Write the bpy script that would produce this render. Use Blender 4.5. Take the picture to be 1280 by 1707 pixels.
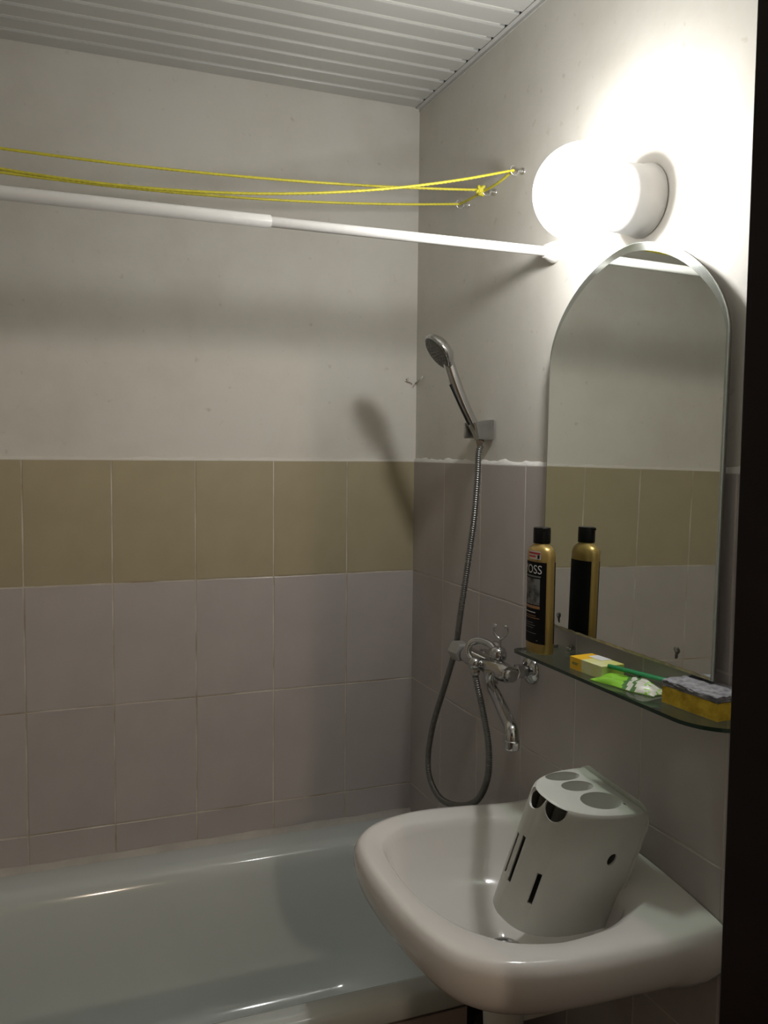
import bpy, bmesh, math, random
from mathutils import Vector, Matrix
random.seed(7)
S = bpy.context.scene
for o in list(bpy.data.objects): bpy.data.objects.remove(o)
PI = math.pi

# ------------------------------------------------------------------ camera
YAW, PITCH, ROLL = 0.375148, -0.069673, 0.009920
F_PX = 1456.9
cam_d = bpy.data.cameras.new('camera'); cam = bpy.data.objects.new('camera', cam_d)
S.collection.objects.link(cam); S.camera = cam
fw = Vector((math.sin(YAW)*math.cos(PITCH), math.cos(YAW)*math.cos(PITCH), math.sin(PITCH)))
rt = Vector((math.cos(YAW), -math.sin(YAW), 0)); up = rt.cross(fw)
r2 = rt*math.cos(ROLL) + up*math.sin(ROLL); u2 = -rt*math.sin(ROLL) + up*math.cos(ROLL)
m = Matrix.Identity(4)
for i in range(3): m[i][0], m[i][1], m[i][2] = r2[i], u2[i], -fw[i]
m.translation = (-0.9598, -2.2054, 1.5772)
cam.matrix_world = m
cam_d.sensor_fit = 'AUTO'; cam_d.sensor_width = 36; cam_d.lens = F_PX/1707*36
cam_d.clip_start = 0.01

# ------------------------------------------------------------------ world, light levels, exposure
w = bpy.data.worlds.new('world'); S.world = w; w.use_nodes = True
w.node_tree.nodes['Background'].inputs[0].default_value = (0.5, 0.45, 0.4, 1)
w.node_tree.nodes['Background'].inputs[1].default_value = 0.0
BULB_POWER = 335.0
GLOBE_GLOW = 2.2
GLOBE_COLOR = (1.0, 0.99, 0.985)
HALL_POWER = 375.0
HALL_COLOR = (1.0, 0.80, 0.62)
HALL_POS = (-0.58, -4.5, 2.395)
vs = S.view_settings
vs.view_transform = 'Standard'; vs.look = 'None'; vs.gamma = 1; vs.exposure = -0.16
vs.use_curve_mapping = False

# ------------------------------------------------------------------ helpers
def mat(name, col, rough=0.5, metal=0.0, var=0.0, scale=6.0, bump=0.0, bscale=80.0, obvar=0.0,
        emit=None, estr=0.0, coat=0.0, spec=0.5, col2=None, detail=4.0, sss=0.0):
    M = bpy.data.materials.new(name); M.use_nodes = True
    nt = M.node_tree; N = nt.nodes; Lk = nt.links
    b = N['Principled BSDF']
    b.inputs['Base Color'].default_value = (*col, 1)
    b.inputs['Roughness'].default_value = rough; b.inputs['Metallic'].default_value = metal
    b.inputs['Specular IOR Level'].default_value = spec
    b.inputs['Coat Weight'].default_value = coat
    if emit:
        b.inputs['Emission Color'].default_value = (*emit, 1); b.inputs['Emission Strength'].default_value = estr
    tc = N.new('ShaderNodeTexCoord')
    if var or col2:
        n = N.new('ShaderNodeTexNoise'); n.inputs['Scale'].default_value = scale; n.inputs['Detail'].default_value = detail
        Lk.new(tc.outputs['Object'], n.inputs['Vector'])
        r = N.new('ShaderNodeValToRGB')
        c2 = col2 or tuple(max(0, c*(1-var)) for c in col)
        r.color_ramp.elements[0].position = 0.34; r.color_ramp.elements[0].color = (*c2, 1)
        r.color_ramp.elements[1].position = 0.62; r.color_ramp.elements[1].color = (*col, 1)
        Lk.new(n.outputs['Fac'], r.inputs['Fac']); out = r.outputs['Color']
        if obvar:
            oi = N.new('ShaderNodeObjectInfo'); mr = N.new('ShaderNodeMapRange')
            mr.inputs['To Min'].default_value = 1-obvar; mr.inputs['To Max'].default_value = 1+obvar
            Lk.new(oi.outputs['Random'], mr.inputs['Value'])
            hs = N.new('ShaderNodeHueSaturation'); Lk.new(out, hs.inputs['Color']); Lk.new(mr.outputs['Result'], hs.inputs['Value'])
            out = hs.outputs['Color']
        Lk.new(out, b.inputs['Base Color'])
    if bump:
        n2 = N.new('ShaderNodeTexNoise'); n2.inputs['Scale'].default_value = bscale; n2.inputs['Detail'].default_value = 5
        Lk.new(tc.outputs['Object'], n2.inputs['Vector'])
        bp = N.new('ShaderNodeBump'); bp.inputs['Strength'].default_value = bump; bp.inputs['Distance'].default_value = 0.004
        Lk.new(n2.outputs['Fac'], bp.inputs['Height']); Lk.new(bp.outputs['Normal'], b.inputs['Normal'])
    return M

def plaster_mat(name, base, stain):
    M = mat(name, base, rough=0.75, bump=0.25, bscale=22)
    nt = M.node_tree; N = nt.nodes; Lk = nt.links; b = N['Principled BSDF']
    tc = N.new('ShaderNodeTexCoord')
    a = N.new('ShaderNodeTexNoise'); a.inputs['Scale'].default_value = 2.6; a.inputs['Detail'].default_value = 6; a.inputs['Roughness'].default_value = 0.6
    c = N.new('ShaderNodeTexNoise'); c.inputs['Scale'].default_value = 38; c.inputs['Detail'].default_value = 3
    Lk.new(tc.outputs['Object'], a.inputs['Vector']); Lk.new(tc.outputs['Object'], c.inputs['Vector'])
    r = N.new('ShaderNodeValToRGB'); r.color_ramp.elements[0].position = 0.30; r.color_ramp.elements[0].color = (*stain, 1)
    r.color_ramp.elements[1].position = 0.56; r.color_ramp.elements[1].color = (*base, 1)
    Lk.new(a.outputs['Fac'], r.inputs['Fac'])
    r2_ = N.new('ShaderNodeValToRGB'); r2_.color_ramp.elements[0].position = 0.22; r2_.color_ramp.elements[0].color = (0.80, 0.77, 0.73, 1)
    r2_.color_ramp.elements[1].position = 0.34; r2_.color_ramp.elements[1].color = (1, 1, 1, 1)
    Lk.new(c.outputs['Fac'], r2_.inputs['Fac'])
    mx = N.new('ShaderNodeMixRGB'); mx.blend_type = 'MULTIPLY'; mx.inputs['Fac'].default_value = 1
    Lk.new(r.outputs['Color'], mx.inputs[1]); Lk.new(r2_.outputs['Color'], mx.inputs[2])
    Lk.new(mx.outputs['Color'], b.inputs['Base Color'])
    return M

M = {}
M['plaster'] = plaster_mat('plaster', (0.69, 0.665, 0.605), (0.60, 0.565, 0.50))
M['hall'] = mat('hall_paper', (0.30, 0.25, 0.19), 0.8, var=0.2)
M['tile_tan'] = mat('tile_tan', (0.415, 0.360, 0.235), 0.22, var=0.05, scale=12, obvar=0.03, bump=0.03, bscale=14)
M['tile_grey'] = mat('tile_lilac_grey', (0.475, 0.435, 0.415), 0.24, var=0.06, scale=9, obvar=0.03, bump=0.03, bscale=14)
M['grout'] = mat('grout', (0.62, 0.57, 0.48), 0.9, col2=(0.36, 0.30, 0.21), scale=9, bump=0.4)
M['grout_r'] = mat('grout_side', (0.58, 0.54, 0.50), 0.9, col2=(0.50, 0.46, 0.42), scale=9, bump=0.4)
M['cement'] = mat('cement_fillet', (0.50, 0.47, 0.42), 0.8, var=0.15, scale=14, bump=0.3)
M['hookm'] = mat('bright_steel', (0.75, 0.74, 0.72), 0.25, 0.9, var=0.1, scale=60)
M['ridge'] = mat('fresh_plaster', (0.78, 0.76, 0.72), 0.8, var=0.1, scale=30, bump=0.5)
M['slat'] = mat('ceiling_slat_white', (0.55, 0.55, 0.525), 0.35, var=0.06, scale=3)
M['strip'] = mat('ceiling_strip_white', (0.86, 0.85, 0.80), 0.3, var=0.03)
M['slab'] = mat('concrete_slab', (0.36, 0.34, 0.31), 0.9, var=0.2, scale=8)
M['dark'] = mat('bath_primer_black', (0.02, 0.018, 0.015), 0.9, var=0.2)
M['floor'] = mat('floor_tile', (0.22, 0.16, 0.12), 0.4, var=0.2)
M['jamb'] = mat('dark_brown_lacquer', (0.017, 0.0050, 0.0052), 0.5, var=0.35, scale=14, spec=0.25)
M['enamel'] = mat('bath_enamel', (0.60, 0.64, 0.615), 0.10, var=0.04, scale=3)
M['panel'] = mat('bath_panel', (0.42, 0.36, 0.32), 0.5, var=0.1)
M['ceramic'] = mat('sink_ceramic', (0.83, 0.80, 0.765), 0.12, var=0.02, scale=3)
M['wplastic'] = mat('white_plastic', (0.70, 0.71, 0.66), 0.38, var=0.05, scale=14, bump=0.04, bscale=60)
M['rod'] = mat('rod_white', (0.80, 0.78, 0.75), 0.3, var=0.03)
M['rope'] = mat('yellow_rope', (0.74, 0.66, 0.06), 0.5, var=0.12, scale=40)
M['chrome'] = mat('chrome', (0.56, 0.56, 0.56), 0.10, 1.0, var=0.10, scale=30)
M['chrome_dull'] = mat('chrome_dull', (0.42, 0.42, 0.41), 0.28, 1.0, var=0.15, scale=40)
M['hose'] = mat('hose_steel', (0.25, 0.25, 0.24), 0.40, 1.0, var=0.1, scale=60)
M['nozzle'] = mat('grey_rubber', (0.16, 0.16, 0.155), 0.5, var=0.2, scale=60)
M['knob'] = mat('clear_grey_plastic', (0.36, 0.35, 0.33), 0.25, 0.3, var=0.1)
M['base'] = mat('lamp_base_ceramic', (0.62, 0.61, 0.59), 0.4, var=0.06, scale=20)
M['mirror'] = mat('mirror_silver', (0.775, 0.815, 0.775), 0.015, 1.0, var=0.01, scale=2)
M['mirror_bevel'] = mat('mirror_bevel', (0.52, 0.55, 0.53), 0.22, 1.0, var=0.05, scale=8)
M['mirror_edge'] = mat('mirror_edge', (0.55, 0.60, 0.56), 0.12, 0.6, var=0.1)
M['mirror_back'] = mat('mirror_back', (0.10, 0.09, 0.08), 0.8, var=0.1)
M['tarnish'] = mat('tarnish', (0.10, 0.10, 0.085), 0.6, var=0.4, scale=90)
M['wornedge'] = mat('worn_edge', (0.42, 0.36, 0.20), 0.6, var=0.4, scale=60)
M['gold'] = mat('gold_plastic', (0.46, 0.32, 0.105), 0.30, 0.6, var=0.05, scale=10)
M['black'] = mat('black_plastic', (0.006, 0.006, 0.006), 0.3, var=0.1, spec=0.25)
M['lblack'] = mat('label_black', (0.006, 0.0055, 0.006), 0.6, var=0.1, spec=0.15)
M['ink_white'] = mat('ink_white', (0.70, 0.70, 0.68), 0.5, var=0.02)
M['ink_grey'] = mat('ink_grey', (0.16, 0.16, 0.16), 0.5, var=0.02)
M['ink_copper'] = mat('ink_copper', (0.40, 0.20, 0.08), 0.5, var=0.2, scale=60)
M['ink_red'] = mat('ink_red', (0.45, 0.03, 0.03), 0.5, var=0.02)
M['sticker'] = mat('sticker_white', (0.62, 0.56, 0.52), 0.5, var=0.02)
M['photo'] = mat('label_photo', (0.20, 0.20, 0.195), 0.5, col2=(0.015, 0.015, 0.015), scale=70, detail=1.5)
M['soap_y'] = mat('box_orange_yellow', (0.86, 0.50, 0.02), 0.45, var=0.05)
M['soap_l'] = mat('box_lime', (0.66, 0.66, 0.17), 0.45, col2=(0.74, 0.74, 0.46), scale=28)
M['soap_w'] = mat('box_white', (0.76, 0.76, 0.78), 0.45, var=0.03)
M['pack_g'] = mat('packet_green', (0.27, 0.62, 0.05), 0.3, var=0.1, scale=30)
M['pack_d'] = mat('packet_dark_green', (0.09, 0.22, 0.06), 0.3, var=0.1, scale=30)
M['pack_w'] = mat('packet_white', (0.72, 0.72, 0.62), 0.35, var=0.1, scale=30)
M['stick'] = mat('dark_green_plastic', (0.012, 0.22, 0.07), 0.35, var=0.05)
M['foam'] = mat('sponge_foam', (0.80, 0.56, 0.05), 0.9, col2=(0.52, 0.33, 0.02), scale=45, bump=0.9, bscale=110)
M['scour'] = mat('scouring_grey', (0.36, 0.36, 0.38), 0.95, var=0.55, scale=55, bump=1.0, bscale=160)
M['string'] = mat('old_string', (0.62, 0.58, 0.52), 0.9, var=0.2, scale=60)

def glass_mat():
    G = bpy.data.materials.new('shelf_glass'); G.use_nodes = True
    nt = G.node_tree; N = nt.nodes; Lk = nt.links
    for n in list(N): N.remove(n)
    out = N.new('ShaderNodeOutputMaterial'); mx = N.new('ShaderNodeMixShader')
    lw = N.new('ShaderNodeLayerWeight'); lw.inputs['Blend'].default_value = 0.5
    pw = N.new('ShaderNodeMath'); pw.operation = 'POWER'; pw.inputs[1].default_value = 5.0; Lk.new(lw.outputs['Facing'], pw.inputs[0])
    fr = N.new('ShaderNodeMath'); fr.operation = 'MULTIPLY_ADD'; fr.inputs[1].default_value = 0.92; fr.inputs[2].default_value = 0.05; Lk.new(pw.outputs[0], fr.inputs[0])
    tr = N.new('ShaderNodeBsdfTransparent'); tr.inputs['Color'].default_value = (0.84, 0.92, 0.86, 1)
    gl = N.new('ShaderNodeBsdfGlossy'); gl.inputs['Roughness'].default_value = 0.02
    Lk.new(fr.outputs[0], mx.inputs[0]); Lk.new(tr.outputs[0], mx.inputs[1]); Lk.new(gl.outputs[0], mx.inputs[2])
    Lk.new(mx.outputs[0], out.inputs[0])
    return G
M['glass'] = glass_mat()
M['glass_edge'] = mat('glass_edge_green', (0.018, 0.045, 0.030), 0.12, var=0.2, scale=20)
def emis(name, col, s):
    E_ = bpy.data.materials.new(name); E_.use_nodes = True; N = E_.node_tree.nodes
    for n in list(N): N.remove(n)
    o = N.new('ShaderNodeOutputMaterial'); e = N.new('ShaderNodeEmission')
    e.inputs[0].default_value = (*col, 1); e.inputs[1].default_value = s
    E_.node_tree.links.new(e.outputs[0], o.inputs[0]); return E_
M['bulb'] = emis('lit_bulb', GLOBE_COLOR, BULB_POWER)
def globe_mat():
    G = bpy.data.materials.new('glowing_ribbed_glass'); G.use_nodes = True
    nt = G.node_tree; N = nt.nodes; Lk = nt.links
    for n in list(N): N.remove(n)
    out = N.new('ShaderNodeOutputMaterial'); ad = N.new('ShaderNodeAddShader')
    tr = N.new('ShaderNodeBsdfTransparent'); tr.inputs['Color'].default_value = (0.88, 0.88, 0.87, 1)
    e = N.new('ShaderNodeEmission'); e.inputs[0].default_value = (*GLOBE_COLOR, 1); e.inputs[1].default_value = GLOBE_GLOW
    Lk.new(tr.outputs[0], ad.inputs[0]); Lk.new(e.outputs[0], ad.inputs[1]); Lk.new(ad.outputs[0], out.inputs[0])
    return G
M['globe'] = globe_mat()
M['hallglobe'] = emis('lit_hall_globe', HALL_COLOR, HALL_POWER)

COL = S.collection
def tag(o, label=None, cat=None, group=None, kind=None):
    if label: o['label'] = label
    if cat: o['category'] = cat
    if group: o['group'] = group
    if kind: o['kind'] = kind
    return o
def thing(name, label, cat, loc=(0, 0, 0), group=None):
    o = bpy.data.objects.new(name, None); COL.objects.link(o); o.location = loc
    o.empty_display_size = 0.02
    return tag(o, label, cat, group)
def wloc(o):
    v = Vector((0, 0, 0))
    while o: v += o.location; o = o.parent
    return v
def obj(name, bm, mats, parent=None, smooth=None, label=None):
    """bm is in world coordinates; the object sits at its parent's origin"""
    me = bpy.data.meshes.new(name)
    if parent is not None: bm.transform(Matrix.Translation(-wloc(parent)))
    bmesh.ops.recalc_face_normals(bm, faces=bm.faces[:])
    bm.to_mesh(me); bm.free()
    if isinstance(mats, str): mats = [mats]
    for k in mats: me.materials.append(M[k])
    if smooth is not None:
        for p in me.polygons: p.use_smooth = True
        me.set_sharp_from_angle(angle=math.radians(smooth))
    o = bpy.data.objects.new(name, me); COL.objects.link(o)
    if parent is not None: o.parent = parent
    if label: o['label'] = label
    return o
def box(bm, c, s, mtx=None, bev=0.0):
    b2 = bmesh.new(); bmesh.ops.create_cube(b2, size=1)
    bmesh.ops.scale(b2, vec=s, verts=b2.verts)
    if bev: bmesh.ops.bevel(b2, geom=b2.edges[:], offset=bev, segments=2, affect='EDGES', profile=0.5)
    if mtx: bmesh.ops.transform(b2, matrix=mtx, verts=b2.verts)
    bmesh.ops.translate(b2, vec=c, verts=b2.verts)
    merge(bm, b2); return bm
def merge(bm, b2):
    me = bpy.data.meshes.new('tmp'); b2.to_mesh(me); b2.free(); bm.from_mesh(me); bpy.data.meshes.remove(me)
def bxx(lo, hi, bev=0.0):
    bm = bmesh.new()
    c = [(a+b)/2 for a, b in zip(lo, hi)]; s = [b-a for a, b in zip(lo, hi)]
    return box(bm, c, s, None, bev)
def loft(bm, rings, cap0=True, cap1=True, closed=True, mi=None):
    vr = [[bm.verts.new(p) for p in r] for r in rings]
    n = len(vr[0])
    for k in range(len(vr)-1):
        for i in range(n if closed else n-1):
            f = bm.faces.new((vr[k][i], vr[k][(i+1) % n], vr[k+1][(i+1) % n], vr[k+1][i]))
            if mi: f.material_index = mi(k, i)
    if cap0: bm.faces.new(list(reversed(vr[0])))
    if cap1: bm.faces.new(vr[-1])
    return vr
def frame(d):
    d = Vector(d).normalized(); a = Vector((0, 0, 1)) if abs(d.z) < 0.9 else Vector((1, 0, 0))
    x = d.cross(a).normalized(); y = d.cross(x).normalized(); return x, y, d
def lathe(bm, org, axis, prof, n=32, cap0=True, cap1=True, mi=None):
    x, y, d = frame(axis); org = Vector(org)
    loft(bm, [[org + d*h + (x*math.cos(2*PI*i/n) + y*math.sin(2*PI*i/n))*max(r, 1e-5) for i in range(n)] for r, h in prof], cap0, cap1, mi=mi)
    return bm
def tube(bm, pts, rad, n=12, radf=None, cap=True):
    """swept tube with parallel-transported frame; radf(k, s, ang) gives radius"""
    P = [Vector(p) for p in pts]; T = []
    for i in range(len(P)):
        T.append((P[min(i+1, len(P)-1)] - P[max(i-1, 0)]).normalized())
    x, y, _ = frame(T[0]); rings = []; s = 0
    for i, p in enumerate(P):
        if i:
            s += (P[i]-P[i-1]).length
            ax = T[i-1].cross(T[i])
            if ax.length > 1e-9:
                R_ = Matrix.Rotation(T[i-1].angle(T[i]), 3, ax.normalized()); x = R_ @ x; y = R_ @ y
        rr = []
        for j in range(n):
            a = 2*PI*j/n; r = radf(i, s, a) if radf else rad
            rr.append(p + (x*math.cos(a) + y*math.sin(a))*r)
        rings.append(rr)
    loft(bm, rings, cap, cap); return bm
def crom(pts, per=8, closed=False):
    P = [Vector(p) for p in pts]; n = len(P); out = []
    for i in range(n if closed else n-1):
        if closed: a, b, c, d = P[i-1], P[i], P[(i+1) % n], P[(i+2) % n]
        else: a, b, c, d = P[max(i-1, 0)], P[i], P[i+1], P[min(i+2, n-1)]
        for k in range(per):
            t = k/per
            out.append(0.5*((2*b) + (c-a)*t + (2*a-5*b+4*c-d)*t*t + (3*b-a-3*c+d)*t**3))
    if not closed: out.append(P[-1])
    return out
def resample(pts, step):
    out = [pts[0].copy()]; acc = 0; last = pts[0]
    for p in pts[1:]:
        seg = (p-last).length
        while acc + seg >= step and seg > 0:
            last = last + (p-last)*((step-acc)/seg); out.append(last.copy()); seg = (p-last).length; acc = 0
        acc += seg; last = p
    return out
def text_bm(body, size, fn, extr=0.0):
    cu = bpy.data.curves.new('txt', 'FONT'); cu.body = body; cu.size = size; cu.extrude = extr; cu.resolution_u = 3
    to = bpy.data.objects.new('txt', cu); COL.objects.link(to)
    dg = bpy.context.evaluated_depsgraph_get(); me = bpy.data.meshes.new_from_object(to.evaluated_get(dg))
    bm = bmesh.new(); bm.from_mesh(me)
    bpy.data.objects.remove(to); bpy.data.curves.remove(cu); bpy.data.meshes.remove(me)
    for v in bm.verts: v.co = fn(v.co.x, v.co.y)
    return bm

# ================================================================== THE SETTING
ZC, ZT = 2.490, 1.55          # ceiling, top of the tiles
XL, YF = -1.70, -1.61         # left wall, inner face of the front wall
def struct(name, bm, mats, parent=None, smooth=None):
    o = obj(name, bm, mats, parent, smooth); o['kind'] = 'structure'; return o

floor = struct('floor', bxx((XL-0.1, YF-0.14, -0.08), (0.1, 0.1, 0)), 'floor')
wall_back = struct('wall_back', bxx((XL-0.1, 0.0, 0), (0.1, 0.1, ZC+0.06)), 'plaster')
wall_right = struct('wall_right', bxx((0.0, YF-0.14, 0), (0.1, 0.0, ZC+0.06)), 'plaster')
wall_left = struct('wall_left', bxx((XL-0.1, YF-0.14, 0), (XL, 0.0, ZC+0.06)), 'plaster')

# tiles: 20 x 30 cm, proud of the plaster by the thickness of the tile
def tile_mesh(name, wdt, hgt, along):
    bm = bmesh.new(); t = 0.007
    sz = (wdt-0.003, t, hgt-0.003) if along == 'x' else (t, wdt-0.003, hgt-0.003)
    box(bm, (0, 0, 0), sz, None, 0.0012)
    me = bpy.data.meshes.new(name); bm.to_mesh(me); bm.free(); return me
tm = {}
def place_tile(parent, along, u, z, wdt, hgt, mk):
    k = (along, round(wdt, 3), round(hgt, 3), mk)
    if k not in tm:
        tm[k] = tile_mesh('tile', wdt, hgt, along); tm[k].materials.append(M[mk])
    o = bpy.data.objects.new('tile', tm[k]); COL.objects.link(o); o.parent = parent
    j = random.uniform(-0.0004, 0.0004); rz = random.uniform(-0.0016, 0.0016)
    if along == 'x': o.location = (u, -0.0035+j, z); o.rotation_euler = (random.uniform(-0.0012, 0.0012), 0, rz)
    else: o.location = (-0.0035+j, u, z); o.rotation_euler = (0, random.uniform(-0.0012, 0.0012), rz)
for c in range(9):
    wd = 0.2 if c < 8 else 0.1
    for r in range(4):
        place_tile(wall_back, 'x', -(c*0.2 + wd/2), ZT-0.15-0.3*r, wd, 0.3, 'tile_tan' if r == 0 else 'tile_grey')
for c in range(8):
    for r in range(5):
        place_tile(wall_right, 'y', -(c*0.2+0.1), ZT-0.15-0.3*r, 0.2, 0.3, 'tile_grey')
obj('grout_bed', bxx((XL, -0.0060, 0.3), (-0.0045, 0.0, ZT)), 'grout', wall_back)
obj('grout_bed', bxx((-0.0063, -1.6, 0.04), (0.0, -0.0, ZT)), 'grout_r', wall_right)
# lumpy ridge of plaster over the tile tops
def ridge(along, a0, a1, n, amp):
    bm = bmesh.new(); rings = []
    for i in range(n+1):
        a = a0 + (a1-a0)*i/n
        h = amp*(0.45 + 0.55*abs(math.sin(i*0.63)+0.6*math.sin(i*1.71+1)+0.4*math.sin(i*0.17))*0.6)
        d = 0.0066
        sec = [(0.002, ZT-0.001), (-d, ZT-0.001), (-d*0.7, ZT+h*0.5), (0.002, ZT+h)]
        rings.append([((a, s, z) if along == 'x' else (s, a, z)) for s, z in sec])
    loft(bm, rings); return bm
obj('plaster_ridge', ridge('x', XL, 0.0, 90, 0.010), 'plaster', wall_back, 60)
obj('plaster_ridge', ridge('y', -0.002, -1.6, 90, 0.014), 'ridge', wall_right, 60)

# ceiling of narrow slats with filler strips between them
ceiling = struct('ceiling', bxx((XL-0.1, YF-0.14, ZC+0.03), (0.1, 0.1, ZC+0.08)), 'slab')
PITCH_S, GAP = 0.0613, 0.010
sm = None
y = -0.0565
bm = bmesh.new(); box(bm, (0, 0, 0), (-XL-0.012, PITCH_S-GAP, 0.012), None, 0.003)
sm = bpy.data.meshes.new('slat'); bm.to_mesh(sm); bm.free(); sm.materials.append(M['slat'])
bm = bmesh.new(); box(bm, (0, 0, 0), (-XL-0.03, GAP+0.004, 0.004))
fm = bpy.data.meshes.new('filler_strip'); bm.to_mesh(fm); bm.free(); fm.materials.append(M['strip'])
k = 0
while True:
    yg = -0.0565 - PITCH_S*(k-1)
    ys = yg - PITCH_S/2
    if ys < YF: break
    o = bpy.data.objects.new('slat', sm); COL.objects.link(o); o.parent = ceiling
    o.location = (XL/2-0.004, ys, ZC+0.006); o.rotation_euler = (random.uniform(-0.012, 0.012), 0, 0)
    if k > 0:
        o = bpy.data.objects.new('filler_strip', fm); COL.objects.link(o); o.parent = ceiling
        o.location = (XL/2-0.010, yg, ZC+0.006)
    k += 1
bm = bmesh.new()
box(bm, (-0.006, YF/2, ZC-0.001), (0.012, -YF, 0.0016)); box(bm, (-0.001, YF/2, ZC-0.005), (0.002, -YF, 0.009))
struct('trim_1', bm, 'slat')

# front wall with the doorway, and the dark door frame
JX, JL, JH, JT = -0.39, -1.17, 2.05, 0.13     # right jamb, left jamb, head height, wall thickness
bm = bmesh.new()
box(bm, ((JX+0.045+0.0)/2, YF-JT/2, ZC/2+0.03), (-(JX+0.045), JT, ZC+0.06))
box(bm, ((XL+JL-0.045)/2, YF-JT/2, ZC/2+0.03), (JL-0.045-XL, JT, ZC+0.06))
box(bm, ((JX+JL)/2, YF-JT/2, (JH+0.045+ZC+0.06)/2), (JX-JL+0.09, JT, ZC+0.06-JH-0.045))
struct('wall_front', bm, 'plaster')
door = struct('door_1', bxx((JX, YF-JT-0.012, 0), (JX+0.045, YF+0.004, JH+0.045), 0.002), 'jamb')
obj('jamb', bxx((JL-0.045, YF-JT-0.012, 0), (JL, YF+0.004, JH+0.045), 0.002), 'jamb', door)
obj('door_head', bxx((JL, YF-JT-0.012, JH), (JX, YF+0.004, JH+0.045), 0.002), 'jamb', door)
obj('door_stop', bxx((JX-0.010, YF-JT+0.02, 0), (JX, YF-JT+0.055, JH), 0.001), 'jamb', door)
obj('casing', bxx((JX+0.006, YF-JT-0.03, 0), (JX+0.09, YF-JT-0.012, JH+0.08), 0.003), 'jamb', door)
obj('casing', bxx((JL-0.09, YF-JT-0.03, 0), (JL-0.006, YF-JT-0.012, JH+0.08), 0.003), 'jamb', door)
# hallway the picture is taken from
HY0, HY1, HX0, HX1 = YF-JT, -5.6, -1.75, 0.15
struct('floor_hallway', bxx((HX0, HY1, -0.08), (HX1, HY0-0.012, 0)), 'floor')
struct('ceiling_hallway', bxx((HX0, HY1, ZC+0.0), (HX1, HY0, ZC+0.05)), 'hall')
struct('wall_hallway_left', bxx((HX0-0.1, HY1, 0), (HX0, HY0, ZC)), 'hall')
struct('wall_hallway_right', bxx((HX1, HY1, 0), (HX1+0.1, HY0, ZC)), 'hall')
struct('wall_hallway_end', bxx((HX0, HY1-0.1, 0), (HX1, HY1, ZC)), 'hall')

# ================================================================== BATH
def rrect(x0, x1, y0, y1, r, z, nc=10, ns=6):
    pts = []
    cs = [(x1-r, y1-r, 0), (x0+r, y1-r, PI/2), (x0+r, y0+r, PI), (x1-r, y0+r, 1.5*PI)]
    for i, (cx, cy, a0) in enumerate(cs):
        for k in range(nc+1):
            a = a0 + PI/2*k/nc; pts.append(Vector((cx+r*math.cos(a), cy+r*math.sin(a), z)))
        nx = cs[(i+1) % 4]; a = nx[2]
        q = Vector((nx[0]+r*math.cos(a), nx[1]+r*math.sin(a), z)); p = pts[-1].copy()
        for k in range(1, ns): pts.append(p + (q-p)*k/ns)
    return pts
TZ = 0.565
tub = thing('bathtub', 'white enamel bathtub along the tiled back wall under the shower', 'bathtub', (-0.85, -0.39, 0))
bm = bmesh.new()
ob = (-1.685, -0.010, -0.775, -0.010)
def ins(b, *d): return (b[0]+d[0], b[1]-d[1], b[2]+d[2], b[3]-d[3])
ib = (-1.58, -0.085, -0.705, -0.115)
R_ = [rrect(*ins(ob, .004, .004, .004, .004), .03, TZ-.045), rrect(*ob, .03, TZ-.040), rrect(*ob, .03, TZ-.010),
      rrect(*ins(ob, .003, .003, .004, .003), .03, TZ-.003), rrect(*ins(ob, .01, .01, .012, .01), .03, TZ),
      rrect(*ins(ib, -.03, -.02, -.02, -.03), .15, TZ-.002), rrect(*ins(ib, -.012, -.012, -.010, -.012), .15, TZ-.006),
      rrect(*ib, .15, TZ-.018), rrect(*ins(ib, .010, .008, .008, .010), .15, TZ-.045),
      rrect(*ins(ib, .05, .02, .02, .028), .15, TZ-.15), rrect(*ins(ib, .11, .035, .035, .045), .15, TZ-.25),
      rrect(*ins(ib, .15, .05, .055, .065), .15, TZ-.31), rrect(*ins(ib, .20, .08, .085, .095), .14, TZ-.345),
      rrect(*ins(ib, .28, .14, .14, .15), .12, TZ-.36), rrect(*ins(ib, .5, .3, .24, .24), .04, TZ-.37)]
loft(bm, R_, False, True)
obj('basin', bm, 'enamel', tub, 50)
bm = bmesh.new()
loft(bm, [rrect(*ins(ob, .03, .03, .035, .03), .05, TZ-.045), rrect(*ins(ib, .0, -.0, -.0, .0), .16, TZ-.15),
          rrect(*ins(ib, .1, .03, .03, .04), .15, TZ-.32), rrect(*ins(ib, .3, .12, .13, .13), .12, TZ-.39)], False, True)
obj('underside', bm, 'dark', tub, 50)
for fx in (-1.35, -0.30):
    for fy in (-0.22, -0.58):
        bm = bmesh.new(); lathe(bm, (fx, fy, 0), (0, 0, 1), [(.03, 0), (.03, .008), (.012, .02), (.012, .165)], 12); obj('leg', bm, 'dark', tub, 40)
bm = bmesh.new(); lathe(bm, (-0.30, -0.41, TZ-.366), (0, 0, 1), [(.034, 0), (.034, .003), (.026, .004), (.024, -.001)], 20); obj('drain', bm, 'chrome', tub, 40)
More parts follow.
